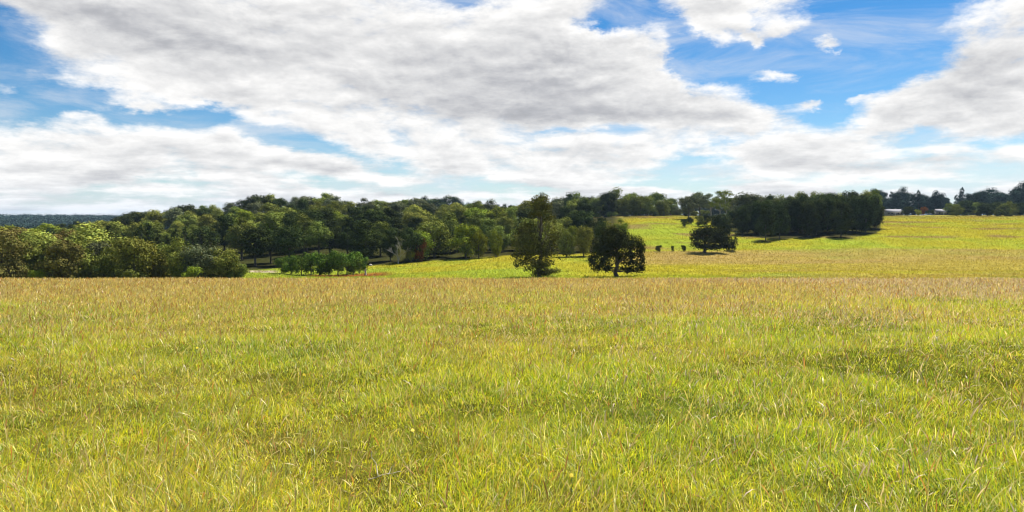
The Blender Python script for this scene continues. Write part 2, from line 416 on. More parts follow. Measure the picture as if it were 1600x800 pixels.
# ------------------------------------------------------------------ trees
def leaf_cloud(rs, lobes, n_leaf, size, floor=0.15):
    """Quads spread through a set of ellipsoids (x, y, z, rx, ry, rz, weight); returns vertices, faces and a per-leaf tint."""
    L = np.array(lobes, float); w = L[:, 6] * (L[:, 3] * L[:, 5]) ** 0.9; w /= w.sum()
    cnt = rs.multinomial(n_leaf, w)
    Ps, Ns, Sz, Ti = [], [], [], []
    for l, k in zip(L, cnt):
        if k == 0: continue
        d = rs.normal(size=(k, 3)); d /= np.linalg.norm(d, axis=1)[:, None]
        keep = (d[:, 2] > -0.35) | (rs.rand(k) < 0.55)
        d = d[keep]; k = len(d)
        core = rs.rand(k) < 0.22
        lump = 1 + 0.30 * (vnoise(d[:, 0] * 2.2 + l[0], d[:, 1] * 2.2 + d[:, 2] * 2.2 + l[2], 5, 3) - 0.5) * 2
        r = np.where(core, rs.uniform(0.2, 0.75, k), np.minimum(rs.normal(0.95, 0.10, k), 1.25)) * lump
        p = l[None, :3] + d * l[None, 3:6] * r[:, None]
        nn = d * 1.0 + rs.normal(size=(k, 3)) * 0.38 + np.array([0, 0, 0.15]); nn /= np.linalg.norm(nn, axis=1)[:, None]
        Ps.append(p); Ns.append(nn); Sz.append(size * rs.uniform(0.6, 1.25, k) * np.where(core, 1.7, 1.0))
        Ti.append(rs.uniform(0.72, 1.28, k) * rs.uniform(0.68, 1.32))
    P = np.concatenate(Ps); N = np.concatenate(Ns); S = np.concatenate(Sz); T = np.concatenate(Ti)
    P[:, 2] = np.maximum(P[:, 2], floor)
    a = np.cross(N, rs.normal(size=P.shape)); a /= np.linalg.norm(a, axis=1)[:, None]
    b = np.cross(N, a)
    a *= (S * 0.5)[:, None]; b *= (S * 0.5 * rs.uniform(0.35, 0.9, len(S)))[:, None]
    V = np.stack([P - a, P - b * 1.0 + a * 0.15, P + a, P + b], 1).reshape(-1, 3)
    Fc = np.arange(len(P) * 4).reshape(-1, 4)
    hue = rs.normal(0, 0.06, len(P))
    C = np.stack([T * (1 + hue), T, T * (1 - hue * 0.5)], 1)
    return V, Fc, np.repeat(C, 4, 0)

def tube(path, radii, sides=7):
    path = np.array(path, float); V, Fc = [], []
    up = np.array([0.13, 0.21, 0.97])
    for i, p in enumerate(path):
        t = path[min(i + 1, len(path) - 1)] - path[max(i - 1, 0)]; t /= (np.linalg.norm(t) + 1e-9)
        a = np.cross(t, up if abs(t[2]) < 0.9 else np.array([1.0, 0.1, 0])); a /= np.linalg.norm(a); b = np.cross(t, a)
        for k in range(sides):
            an = 2 * math.pi * k / sides
            V.append(p + (a * math.cos(an) + b * math.sin(an)) * radii[i])
    for i in range(len(path) - 1):
        for k in range(sides):
            q = (k + 1) % sides
            Fc.append((i * sides + k, i * sides + q, (i + 1) * sides + q, (i + 1) * sides + k))
    return np.array(V), np.array(Fc)

def join(parts):
    V, Fc, n = [], [], 0
    for v, f in parts: V.append(v); Fc.append(f + n); n += len(v)
    return np.concatenate(V), np.concatenate(Fc)

def limb(rs, a, b, r0, r1, n=5, wob=0.12, sides=6):
    a = np.array(a, float); b = np.array(b, float); L = np.linalg.norm(b - a)
    pts = [a + (b - a) * t + (rs.normal(size=3) * wob * L * math.sin(math.pi * t) * np.array([1, 1, 0.4])) for t in np.linspace(0, 1, n)]
    return tube(pts, np.linspace(r0, r1, n), sides)

def trunk_mesh(rs, name, h, r, lobes, nl=9, lean=(0, 0), fork=0.30):
    """A tapered trunk with limbs that reach into the crown's clumps."""
    top = np.array([lean[0], lean[1], h * 0.86])
    pts = [np.array([0, 0, -0.6])] + [np.array([lean[0] * t + rs.normal() * 0.02 * h * t, lean[1] * t + rs.normal() * 0.02 * h * t, h * 0.86 * t]) for t in (0, 0.04, 0.2, 0.4, 0.6, 0.8, 1.0)]
    rad = [r * 1.5, r * 1.35, r * 1.05, r * 0.92, r * 0.75, r * 0.52, r * 0.3, r * 0.08]
    parts = [tube(pts, rad, 9)]
    idx = rs.permutation(len(lobes))[:nl]
    for i in idx:
        l = lobes[i]; z0 = min(max(h * fork, l[2] * rs.uniform(0.45, 0.7)), h * 0.8); t = z0 / (h * 0.86)
        a = np.array([lean[0] * t, lean[1] * t, z0])
        parts.append(limb(rs, a, (l[0], l[1], l[2]), r * 0.42 * (1 - 0.5 * t), r * 0.06, 5, 0.08, 5))
    V, Fc = join(parts)
    return mesh_tris(name, V, Fc, per=4)

def lobes_round(rs, h, z0, rad, n, lobe, flat=0.8, top=0.75):
    out = []
    cz = (h + z0) / 2; hz = (h - z0) / 2
    for i in range(n):
        for _ in range(30):
            d = rs.normal(size=3); d /= np.linalg.norm(d)
            q = rs.uniform(0.55, 0.85)
            p = np.array([d[0] * rad * q, d[1] * rad * q, cz + d[2] * hz * q])
            if all(np.linalg.norm(p - np.array(o[:3])) > lobe * 0.75 for o in out): break
        s = lobe * rs.uniform(0.75, 1.25)
        out.append((*p, s, s, s * flat, 1.0))
    out.append((0, 0, cz, rad * 0.55, rad * 0.55, hz * 0.7, 0.5))
    return out

PROTO = {}
def proto(kind, seed):
    """Shared crown and trunk meshes of one kind of tree, natural size in metres (height given)."""
    key = (kind, seed)
    if key in PROTO: return PROTO[key]
    rs = np.random.RandomState(hash_seed(kind, seed))
    if kind == 'gum':        # broad rounded eucalypt
        h = 12; lob = lobes_round(rs, 12, 2.6, 4.7, 19, 1.75); n, s, r = 6500, 0.48, 0.30
    elif kind == 'skirted':  # rounded crown down to the ground
        h = 10; lob = lobes_round(rs, 10, 0.3, 4.4, 22, 1.6); n, s, r = 7000, 0.42, 0.26
    elif kind == 'tall':
        h = 15; lob = lobes_round(rs, 15, 2.6, 4.0, 19, 1.75, 0.9); n, s, r = 6500, 0.46, 0.28
    elif kind == 'grove':    # dense planted tree, clear stem, foliage packed above
        h = 17; lob = lobes_round(rs, 17, 0.8, 4.3, 25, 1.8, 1.0); n, s, r = 8000, 0.50, 0.24
    elif kind == 'open':     # thin greyish gum with sky between its clumps
        h = 14; lob = lobes_round(rs, 14, 5.0, 4.6, 13, 1.5, 0.7)[:-1]; n, s, r = 3000, 0.42, 0.26
    elif kind == 'pine':
        h = 20; lob = []
        for i in range(15):
            t = (i + 0.5) / 15; rr = 3.4 * (1 - t) ** 0.75 + 0.5
            for k in range(5 if t < 0.6 else 3):
                a = rs.uniform(0, 6.28); lob.append((math.cos(a) * rr * 0.6, math.sin(a) * rr * 0.6, 1.5 + 18 * t + rs.uniform(-.5, .5), rr * 0.55, rr * 0.55, 0.9, 1.0))
        n, s, r = 5200, 0.50, 0.28
    else:                    # bush
        h = 5; lob = lobes_round(rs, 5, 0.1, 2.7, 13, 1.05, 0.95); n, s, r = 2600, 0.34, 0.14
    V, Fc, C = leaf_cloud(rs, lob, n, s)
    cm = mesh_tris(kind + '_crown', V, Fc, C, 4); cm.materials.append(M['leaf'])
    tm = trunk_mesh(rs, kind + '_trunk', h, r, lob, 8); tm.materials.append(M['pale_bark'] if kind == 'open' else M['bark'])
    PROTO[key] = (cm, tm, h)
    return PROTO[key]
def hash_seed(kind, seed): return (sum(ord(c) * (i + 3) for i, c in enumerate(kind)) * 31 + seed * 977) % 100000

OLIVE = (0.225, 0.240, 0.046); DARK = (0.042, 0.056, 0.016); MID = (0.145, 0.172, 0.034); BRIGHT = (0.185, 0.225, 0.024)
GREY = (0.130, 0.145, 0.070); BROWNISH = (0.150, 0.128, 0.036); HAZE_BLUE = (0.035, 0.058, 0.045); RUST = (0.20, 0.085, 0.02); GOLD = (0.20, 0.20, 0.030)  # the blue tint puts distance haze into the far leaf colour
rnd = random.Random(7)

def tree(px, dep, h, kind, tint, label, group=None, name='tree', cat='tree', wide=1.0, seed=None, sink=0.0):
    seed = rnd.randrange(3) if seed is None else seed
    cm, tm, h0 = proto(kind, seed)
    r = bpy.data.objects.new(name, None); col.objects.link(r); r.empty_display_size = 0.5
    x, y, z = at(px, dep)
    r.location = (x, y, z - sink); r.rotation_euler = (0, 0, rnd.uniform(0, 6.28))
    s = h / h0; r.scale = (s * wide, s * wide, s)
    tag(r, label, cat, group)
    t = link_obj('trunk', tm, None, r); c = link_obj('crown', cm, None, r); c.color = (*tint, 1)
    WOODS.append((x, y, 0.32 * h * wide))
    return r

ORD = ['first', 'second', 'third', 'fourth', 'fifth', 'sixth', 'seventh', 'eighth', 'ninth', 'tenth', 'eleventh', 'twelfth', 'thirteenth', 'fourteenth', 'fifteenth', 'sixteenth', 'seventeenth', 'eighteenth', 'nineteenth', 'twentieth']
TENS = {20: 'twenty', 30: 'thirty', 40: 'forty', 50: 'fifty'}
for k in range(21, 60): ORD.append((TENS[k // 10 * 10] + '-' + ORD[k % 10 - 1]) if k % 10 else {30: 'thirtieth', 40: 'fortieth', 50: 'fiftieth'}[k])
TINTW = {OLIVE: 'olive', DARK: 'dark green', MID: 'mid green', BRIGHT: 'bright green', GREY: 'grey green', BROWNISH: 'brownish', HAZE_BLUE: 'bluish green', GOLD: 'golden green'}

def tier(where, group, px0, px1, step, dep, hgt, mixk, mixt, name='gum_tree', word='tree', jit=0.25, djit=0.06, wide=(1.1, 1.5), skip=None, vary=(0.82, 1.16), sink=0.0):
    """One rank of a wood, walked from its left end; dep and hgt may be functions of the column."""
    spots = []
    px = px0
    while px < px1:
        if not (skip and skip(px)):
            D = dep(px) if callable(dep) else dep
            spots.append((px + rnd.uniform(-jit, jit) * step, D * (1 + rnd.uniform(-djit, djit))))
        px += step
    spots.sort()
    for i, (p, D) in enumerate(spots):
        hh = (hgt(p) if callable(hgt) else hgt) * rnd.uniform(*vary)
        t = rnd.choice(mixt); k = rnd.choice(mixk)
        o = tree(p, D, hh, k, t, '%s %s, %s from left in %s' % (TINTW[t], word, ORD[i], where), group, name, wide=rnd.uniform(*wide), sink=sink)

# ------------------------------------------------------------------ the wooded hill and the tree belts
ip = lambda xs, ys: (lambda p: float(np.interp(p, xs, ys)))
# trees along the crest of the wooded hill, then ranks coming down towards the field
tier('the skyline rank of the wooded hill', 'trees on the skyline of the hill', 190, 900, 21, ip([190, 300, 470, 640, 900], [470, 430, 405, 410, 430]), ip([190, 250, 300, 400, 470, 520, 700, 900], [12, 13, 15, 15.5, 17.5, 14, 13, 12.5]), ['gum', 'gum', 'tall'], [OLIVE, MID, GREY, OLIVE, DARK])
tier('the rank below the hill skyline', 'upper ranks of the wooded hill', 70, 930, 25, ip([70, 300, 470, 640, 930], [400, 372, 355, 360, 372]), ip([70, 250, 930], [12, 14, 13.5]), ['gum', 'gum', 'tall', 'grove'], [OLIVE, MID, DARK, GREY, OLIVE])
tier('the middle rank of the wooded hill', 'middle ranks of the wooded hill', -10, 905, 28, ip([-10, 300, 470, 640, 930], [320, 322, 315, 315, 320]), ip([-10, 250, 930], [11, 13, 13]), ['gum', 'gum', 'tall', 'grove'], [OLIVE, MID, DARK, OLIVE, BRIGHT])
tier('the lower rank of the wooded hill', 'lower ranks of the wooded hill', -20, 960, 29, ip([-20, 300, 470, 640, 930], [262, 270, 272, 280, 284]), ip([-20, 200, 300, 400, 600, 960], [11, 12, 12.5, 15.5, 15, 12.5]), ['gum', 'grove', 'tall', 'grove'], [OLIVE, MID, DARK, DARK, MID])
tier('the dark rank at the hill foot', 'front rank at the foot of the hill', 375, 640, 24, ip([375, 640], [236, 240]), ip([375, 460, 640], [14, 14.5, 13]), ['grove', 'tall'], [DARK, MID, DARK])
tier('the wood edge above the green field', 'wood edge above the green field', 650, 985, 27, ip([650, 800, 985], [243, 256, 262]), ip([650, 700, 800, 900, 985], [13, 13.5, 11.5, 11, 11.5]), ['skirted', 'tall', 'skirted'], [MID, DARK, OLIVE, MID, BRIGHT], wide=(1.0, 1.25), skip=lambda p: 735 < p < 765)
tier('the dark pines behind the olive belt', 'small dark pines behind the belt', 130, 350, 13, ip([130, 350], [232, 222]), ip([130, 240, 350], [13.2, 12.8, 9.5]), ['pine'], [DARK], name='pine_tree', word='pine', wide=(1.0, 1.4))
# the olive belt along the far side of the near paddock
BELT = [(2, 430, 12.0, BROWNISH, 152), (33, 430, 10.2, OLIVE, 160), (62, 430, 11.6, OLIVE, 165), (97, 430, 10.4, BROWNISH, 150), (128, 430, 10.2, OLIVE, 160), (158, 430, 10.2, GREY, 166), (180, 430, 10.6, OLIVE, 158),
        (209, 430, 11.0, OLIVE, 153), (240, 430, 9.6, OLIVE, 158), (258, 430, 10.3, MID, 164), (285, 430, 10.2, OLIVE, 156), (312, 430, 10.0, GREY, 156), (342, 430, 9.0, OLIVE, 158), (366, 430, 6.2, MID, 160)]
for i, (p, _, hh, t, D) in enumerate(BELT):
    tree(p, D, hh, 'skirted', tuple(0.72 * q for q in t), '%s rounded tree, %s from the left in the belt beyond the near grass' % (TINTW[t], ORD[i]), 'belt of trees beyond the near grass', 'gum_tree', wide=rnd.uniform(0.9, 1.1), sink=0.5)
tier('the second belt row', 'second row of the belt', -15, 130, 24, 186, 13.0, ['gum', 'skirted'], [OLIVE, BROWNISH, GREY])
tree(58, 146, 3.4, 'bush', BRIGHT, 'low bright green bush at the foot of the olive belt', None, 'bush', 'bush')
tree(206, 147, 3.2, 'bush', MID, 'low mid green bush near the middle of the olive belt', None, 'bush', 'bush')
tree(300, 148, 3.6, 'bush', BRIGHT, 'bright bush in front of the grey belt tree', None, 'bush', 'bush')
tree(105, 182, 9.5, 'bush', RUST, 'rust coloured small tree showing between the belt trees', None, 'small_tree', 'tree', wide=0.6)
# clump of fresh green young trees
for i, (p, D, hh) in enumerate([(440, 196, 4.6), (455, 192, 5.4), (471, 188, 5.6), (486, 192, 6.4), (499, 188, 7.0), (514, 190, 6.6), (528, 187, 7.2), (542, 189, 6.4), (552, 191, 5.8), (561, 197, 6.8)]):
    tree(p, D, hh, 'bush', (0.085, 0.140, 0.020), 'fresh green young tree, %s from the left in the low clump' % ORD[i], 'low clump of fresh green trees', 'young_tree', 'tree', wide=0.85)
tree(748, 236, 11.2, 'skirted', (0.16, 0.18, 0.018), 'bright yellow green tree standing out at the wood edge', None, 'gum_tree', 'tree', wide=0.62)
tree(775, 238, 9.5, 'skirted', BRIGHT, 'bright green low tree beside the yellow green one', None, 'gum_tree', 'tree', wide=0.6)
tree(656, 232, 8.0, 'bush', RUST, 'small tree with rusty orange crown at the wood edge', None, 'small_tree', 'tree', wide=0.55)
tree(641, 231, 5.0, 'bush', GOLD, 'small golden shrub beside the bare grey tree', None, 'shrub', 'shrub', wide=0.7)
tree(885, 232, 9.5, 'skirted', MID, 'mid green tree between the tall tree and the dark tree', None, 'gum_tree', 'tree', wide=0.8)
tree(912, 236, 11.0, 'skirted', OLIVE, 'olive tree behind the shoulder of the dark spreading tree', None, 'gum_tree', 'tree', wide=0.8)
tree(944, 222, 13.0, 'skirted', DARK, 'dark green tree rising just behind the dark spreading tree', None, 'gum_tree', 'tree', wide=0.7)

# plateau trees on the eastern skyline
tier('the skyline trees above the green knoll', 'skyline trees above the knoll', 868, 1062, 12, 462, ip([868, 940, 1000, 1040, 1062], [15.5, 16.5, 17.5, 13, 7]), ['skirted'], [GREY, MID, DARK], wide=(0.9, 1.2))
tier('the row behind the knoll skyline', 'row behind the knoll skyline', 620, 1200, 14, 700, ip([560, 625, 640, 700, 725, 740, 850, 1000, 1050, 1090, 1200], [17, 19, 25, 25, 20, 16, 17, 17, 12, 15, 22]), ['skirted', 'grove'], [HAZE_BLUE, DARK], name='distant_tree', skip=lambda p: p < 620)
tier('the grey gums left of the plantation', 'grey gums beside the plantation', 1078, 1215, 15, ip([1078, 1215], [400, 350]), ip([1078, 1100, 1215], [15, 17, 15.5]), ['skirted', 'gum', 'open'], [GREY, MID, GREY], wide=(1.1, 1.4))
tier('the shrubby row below the grey gums', 'shrubby row below the grey gums', 1068, 1175, 12, ip([1068, 1175], [350, 325]), ip([1068, 1175], [4.2, 8.5]), ['bush', 'skirted'], [DARK, MID], name='small_tree', wide=(0.8, 1.1))
# the dark plantation block
tier('the back row of the dark plantation', 'back row of the plantation', 1190, 1372, 11, 350, ip([1190, 1260, 1372], [15.0, 17, 17.5]), ['grove'], [DARK, MID, OLIVE], vary=(0.95, 1.05), wide=(0.75, 1.0))
tier('the middle row of the dark plantation', 'middle row of the plantation', 1165, 1374, 10, 318, ip([1165, 1210, 1260, 1374], [14, 16.3, 17.6, 17.4]), ['grove'], [DARK], vary=(0.94, 1.05), wide=(0.85, 1.1), sink=1.0)
tier('the front row of the dark plantation', 'front row of the plantation', 1160, 1345, 9.5, 292, ip([1150, 1185, 1250, 1345], [13, 16.0, 17.4, 17.4]), ['grove'], [DARK], vary=(0.94, 1.05), wide=(0.85, 1.1), sink=1.0)
tier('the east end of the dark plantation', 'east end of the plantation', 1346, 1376, 12, 308, 16.5, ['grove'], [DARK], vary=(0.95, 1.05), wide=(0.85, 1.1), sink=1.0)
# pines and hedge on the plateau
tier('the low scrub on the knoll crest', 'low scrub on the knoll crest', 866, 1112, 13, 456, 4.6, ['bush'], [MID, DARK], name='bush', word='bush', wide=(1.2, 1.6), sink=0.6)
tier('the low scrub before the plateau pines', 'low scrub before the pines', 1492, 1640, 14, 460, 4.4, ['bush'], [MID, DARK], name='bush', word='bush', wide=(1.2, 1.6), sink=0.6)
tier('the pines on the far plateau', 'pines on the far plateau', 1366, 1640, 8.5, ip([1366, 1480, 1640], [620, 640, 600]), ip([1366, 1380, 1440, 1480, 1495, 1540, 1580, 1610], [22, 24, 24, 20, 27, 25, 25, 30]), ['pine', 'grove', 'grove', 'skirted'], [HAZE_BLUE, (0.035, 0.058, 0.045)], name='pine_tree', word='pine', wide=(0.9, 1.3), skip=lambda p: 1482 < p < 1492)
tier('the green row before the plateau pines', 'green row before the pines', 1486, 1640, 12, 470, ip([1486, 1520, 1640], [8, 10.5, 10]), ['skirted'], [MID, DARK, MID], wide=(1.0, 1.3))
tree(1418, 455, 6.4, 'bush', DARK, 'dark shrub between the two far roofs', None, 'shrub', 'shrub', wide=1.1)
tree(1443, 475, 6.0, 'bush', RUST, 'reddish shrub near the right hand far roof', None, 'shrub', 'shrub', wide=0.8)
tree(1434, 470, 4.6, 'bush', OLIVE, 'pale olive shrub just left of the reddish one', None, 'shrub', 'shrub')
tree(1455, 480, 4.4, 'bush', DARK, 'low dark shrub beside the smaller far roof', None, 'shrub', 'shrub')
for p, hh, w in ((1030, 2.6, 0.75), (1051, 2.1, 0.45), (1068, 2.5, 0.6)):
    tree(p, 244, hh, 'bush', DARK, {1030: 'round leftmost of three small shrubs along the field boundary', 1051: 'thin middle one of three small shrubs along the field boundary', 1068: 'upright rightmost of three small shrubs along the field boundary'}[p], 'small shrubs along the field boundary', 'shrub', 'shrub', wide=w * 1.3)

# ------------------------------------------------------------------ paddock trees with a shape of their own
def own_tree(name, label, px, dep, base_row, lobes, n, size, tint, trunk_r, trunk_top, limbs, seed, depth_ratio=0.85, bark_m='bark'):
    """Clumps are given as columns and rows of the photograph at the tree's distance, and get real depth around the trunk."""
    rs = np.random.RandomState(seed); k = dep / F
    x0, y0, z0 = at(px, dep)
    base_z = EYE - (base_row - HOR) * k
    L = []
    for (cx, cy, rx, ry, w) in lobes:
        ox = (cx - px) * k; oz = (EYE - (cy - HOR) * k) - z0
        L.append((ox, rs.uniform(-1, 1) * abs(ox) * 0.4 + rs.uniform(-0.8, 0.8), oz, rx * k * 1.12, rx * k * depth_ratio * 1.12, ry * k * 1.12, w))
        if w >= 0.8: L.append((ox * 0.55, (rs.choice([-1, 1]) * rx * k * 0.9), oz - 0.2, rx * k * 0.8, rx * k * 0.8, ry * k * 0.8, w * 0.7))
    r = bpy.data.objects.new(name, None); col.objects.link(r); r.location = (x0, y0, z0)
    tag(r, label, 'tree')
    V, Fc, C = leaf_cloud(rs, L, n, size)
    cm = mesh_tris(name + '_crown', V, Fc, C, 4)
    c = link_obj('crown', cm, M['leaf'], r); c.color = (*tint, 1)
    h = (EYE - (trunk_top - HOR) * k) - z0
    parts = []
    pts = [(0, 0, -0.5)] + [(rs.normal() * 0.012 * h * (t > 0), rs.normal() * 0.012 * h, h * t) for t in (0, 0.1, 0.25, 0.45, 0.65, 0.85, 1.0)]
    parts.append(tube(pts, [trunk_r * q for q in (1.6, 1.35, 1.05, 0.95, 0.8, 0.62, 0.4, 0.15)], 10))
    for i in range(limbs):
        l = L[rs.randint(len(L))]; zz = min(max(0.12 * h, l[2] * rs.uniform(0.4, 0.75)), h * 0.85)
        parts.append(limb(rs, (0, 0, zz), (l[0], l[1], l[2]), trunk_r * 0.34, trunk_r * 0.06, 6, 0.09, 6))
    V, Fc = join(parts); link_obj('trunk', mesh_tris(name + '_trunk', V, Fc, per=4), M[bark_m], r, True)
    WOODS.append((x0, y0, 1.0))
    return r
c3 = lambda X, Y, a, b, w=1.0: (750 + X / 4, 280 + Y / 4, a / 4, b / 4, w)
own_tree('she_oak', 'tall wispy tree with thin top and visible trunk at the far grass edge', 843, 150, 431,
    [c3(372, 140, 50, 42, 1.2), c3(400, 118, 30, 26), c3(345, 165, 32, 36), c3(412, 175, 40, 36), c3(372, 205, 52, 28), c3(330, 225, 30, 24, .5), c3(440, 240, 36, 40, .55), c3(395, 262, 30, 30, .4),
     c3(300, 290, 46, 42, .7), c3(255, 330, 40, 44, .8), c3(440, 310, 42, 48, .5), c3(340, 330, 30, 40, .4), c3(300, 380, 60, 50, .8), c3(235, 400, 40, 50, .85), c3(450, 390, 46, 44, .45),
     c3(230, 480, 34, 40, .8), c3(300, 460, 50, 50, .8), c3(380, 430, 46, 60, .7), c3(460, 460, 36, 30, .3), c3(225, 535, 18, 22, .6), c3(340, 530, 50, 46, .9), c3(400, 540, 40, 50, .9), c3(300, 560, 30, 18, .5),
     c3(465, 572, 32, 18, .9), c3(380, 590, 56, 22, 1.0), c3(440, 520, 30, 24, .4), c3(500, 500, 18, 16, .2), c3(270, 520, 44, 40, .6), c3(430, 580, 40, 20, .8), c3(420, 470, 40, 40, .6), c3(300, 420, 60, 50, .7), c3(470, 350, 34, 44, .4)], 15000, 0.36, (0.115, 0.118, 0.032), 0.36, 300, 30, 11)
own_tree('spreading_tree', 'dark spreading tree with drooping right side on the far edge of the grass', 963, 150, 430,
    [c3(845, 345, 50, 40, 1.1), c3(790, 370, 46, 44, 1.1), c3(900, 365, 50, 42, 1.1), c3(940, 395, 48, 42, 1.1), c3(860, 410, 80, 60, 1.2), c3(740, 430, 46, 44, 1.0), c3(990, 410, 36, 50, 1.0), c3(715, 490, 32, 34, 1.0),
     c3(780, 470, 52, 46, 1.0), c3(950, 470, 56, 44, 1.0), c3(1010, 470, 20, 54, .9), c3(745, 545, 34, 26, .9), c3(800, 550, 30, 22, .5), c3(880, 500, 40, 34, .6), c3(1005, 545, 20, 30, .7), c3(900, 560, 40, 18, .6), c3(965, 572, 26, 14, .9), c3(930, 535, 26, 22, .4),
     c3(855, 470, 40, 30, .8), c3(705, 525, 24, 36, .9), c3(730, 562, 28, 24, 1), c3(770, 520, 34, 34, .8), c3(800, 566, 26, 18, .4), c3(985, 560, 30, 26, .9), c3(1018, 510, 18, 44, .9), c3(960, 520, 40, 34, .8), c3(935, 562, 22, 20, .6), c3(1022, 430, 18, 46, 1), c3(1016, 560, 18, 26, 1), c3(800, 335, 40, 34, 1), c3(835, 312, 26, 24, .8), c3(690, 500, 16, 26, .8)], 16000, 0.36, (0.042, 0.050, 0.016), 0.42, 372, 26, 12)
c4 = lambda X, Y, a, b, w=1.0: (1000 + X * 3 / 16, 280 + Y * 3 / 16, a * 3 / 16, b * 3 / 16, w)
own_tree('dome_tree', 'dark dome shaped tree with short trunk and flat underside on the middle field', 1101, 240, 395,
    [c4(545, 430, 60, 44, 1.1), c4(610, 440, 60, 50, 1.1), c4(480, 455, 52, 44, 1.1), c4(670, 460, 52, 50, 1.1), c4(440, 490, 36, 30, 1), c4(560, 500, 80, 50, 1.1), c4(650, 510, 60, 50, 1.1), c4(470, 545, 40, 36, 1), c4(540, 565, 60, 26, 1), c4(630, 565, 60, 26, 1), c4(700, 560, 34, 28, 1), c4(705, 500, 34, 40, 1)], 11000, 0.50, (0.034, 0.042, 0.014), 0.48, 372, 16, 13)
own_tree('upright_tree', 'dark upright tree rising behind the dome shaped tree', 1127, 262, 388,
    [c4(660, 330, 50, 40, 1.1), c4(700, 350, 50, 50, 1.1), c4(650, 380, 44, 44, 1), c4(720, 400, 46, 40, 1), c4(680, 440, 56, 44, 1), c4(740, 440, 30, 34, .7), c4(700, 500, 50, 50, 1)], 6500, 0.5, (0.036, 0.044, 0.018), 0.32, 350, 10, 14)
own_tree('small_side_tree', 'small ragged dark tree tucked against the right side of the dome shaped tree', 1144, 246, 393,
    [c4(770, 535, 38, 40, 1), c4(740, 560, 30, 30, 1), c4(795, 500, 20, 34, .5), c4(800, 450, 22, 26, .35), c4(785, 570, 22, 22, 1)], 1900, 0.36, (0.036, 0.044, 0.016), 0.16, 370, 6, 15)

# bare dead tree
def dead_tree(px, dep, h, seed):
    rs = np.random.RandomState(seed); parts = []
    def grow(p, d, L, r, lev):
        n = 4; pts = [np.array(p)]; q = np.array(p, float); dd = np.array(d, float)
        for i in range(n):
            dd = dd + rs.normal(size=3) * 0.14; dd /= np.linalg.norm(dd); q = q + dd * L / n; pts.append(q.copy())
        parts.append(tube(pts, np.linspace(r, r * 0.5, n + 1), 6))
        if lev == 0: return
        for k in range(3 if lev > 1 else 4):
            s = pts[rs.randint(2, n + 1)]; a = rs.uniform(0, 6.28); nd = dd * 0.9 + np.array([math.cos(a), math.sin(a), 0.35]) * 0.65
            grow(s, nd / np.linalg.norm(nd), L * rs.uniform(0.55, 0.8), r * 0.5, lev - 1)
    grow((0, 0, -0.3), (0, 0, 1), h * 0.42, 0.26, 3)
    grow((0.1, 0, 0.4), (0.28, 0, 0.95), h * 0.4, 0.18, 3)
    V, Fc = join(parts)
    o = link_obj('dead_tree', mesh_tris('dead_tree', V, Fc, per=4), M['pale_bark'], None, True)
    o.location = at(px, dep); tag(o, 'bare grey dead tree with forked branches at the dark wood edge', 'tree')
dead_tree(622, 226, 9.5, 5)

def stump():
    rs = np.random.RandomState(3)
    V, Fc = join([tube([(0, 0, -.3), (0, 0, 0), (.03, 0, .5), (-.02, .02, 1.0), (.05, 0, 1.4), (.1, 0, 1.6)], [.34, .27, .2, .17, .13, .03], 9), limb(rs, (0, 0, .8), (-.35, 0, 1.2), .09, .02), limb(rs, (0, 0, .3), (.3, .1, .1), .1, .04)])
    o = link_obj('stump', mesh_tris('stump', V, Fc, per=4), M['pale_bark'], None, True); o.location = at(571, 186); o.scale = (1.2, 1.2, 1.2)
    tag(o, 'pale broken stump beside the low green clump', 'stump')
stump()

# pale boulders beyond the clump
def rock(px, dep, s, seed, label):
    rs = np.random.RandomState(seed)
    import bmesh
    bm = bmesh.new(); bmesh.ops.create_icosphere(bm, subdivisions=3, radius=1.0)
    for v in bm.verts:
        q = v.co; f = 0.8 + 0.45 * float(vnoise(q.x * 1.4 + seed, q.y * 1.4 + q.z * 1.1, seed)); v.co = (q.x * f * 1.5, q.y * f, q.z * f * 0.75)
    me = bpy.data.meshes.new('rock'); bm.to_mesh(me); bm.free()
    o = link_obj('rock', me, M['pale_bark'], None); o.location = at(px, dep, 0.1); o.scale = (s, s, s); o.rotation_euler = (0, 0, seed)
    tag(o, label, 'rock')
rock(579, 224, 0.55, 2, 'larger pale boulder at the corner of the small green field')
rock(569, 226, 0.4, 5, 'smaller pale boulder just left of the larger one')

# ------------------------------------------------------------------ farm buildings on the plateau
def flat_mat(name, c, rough=0.8, metal=0.0, scale=3.0):
    m, nt, out = new_mat(name); tc = nt.n.new('ShaderNodeTexCoord'); n = nt.noise(tc.outputs['Object'], scale, 4, 0.6)
    d = nt.n.new('ShaderNodeBsdfPrincipled'); d.inputs['Roughness'].default_value = rough; d.inputs['Metallic'].default_value = metal
    nt.link(nt.mix(n, tuple(q * 0.75 for q in c), tuple(min(1, q * 1.15) for q in c)), d.inputs['Base Color']); nt.link(d.outputs[0], out.inputs[0]); return m
M['iron'] = flat_mat('roof_iron', (0.13, 0.13, 0.145)); M['wall'] = flat_mat('weatherboard', (0.16, 0.155, 0.14)); M['glass'] = flat_mat('dark_glass', (0.02, 0.025, 0.03), 0.15); M['trim'] = flat_mat('trim', (0.4, 0.4, 0.38))
def box(x0, x1, y0, y1, z0, z1):
    V = np.array([(x, y, z) for z in (z0, z1) for y in (y0, y1) for x in (x0, x1)], float)
    return V, np.array([(0, 2, 3, 1), (4, 5, 7, 6), (0, 1, 5, 4), (2, 6, 7, 3), (0, 4, 6, 2), (1, 3, 7, 5)])
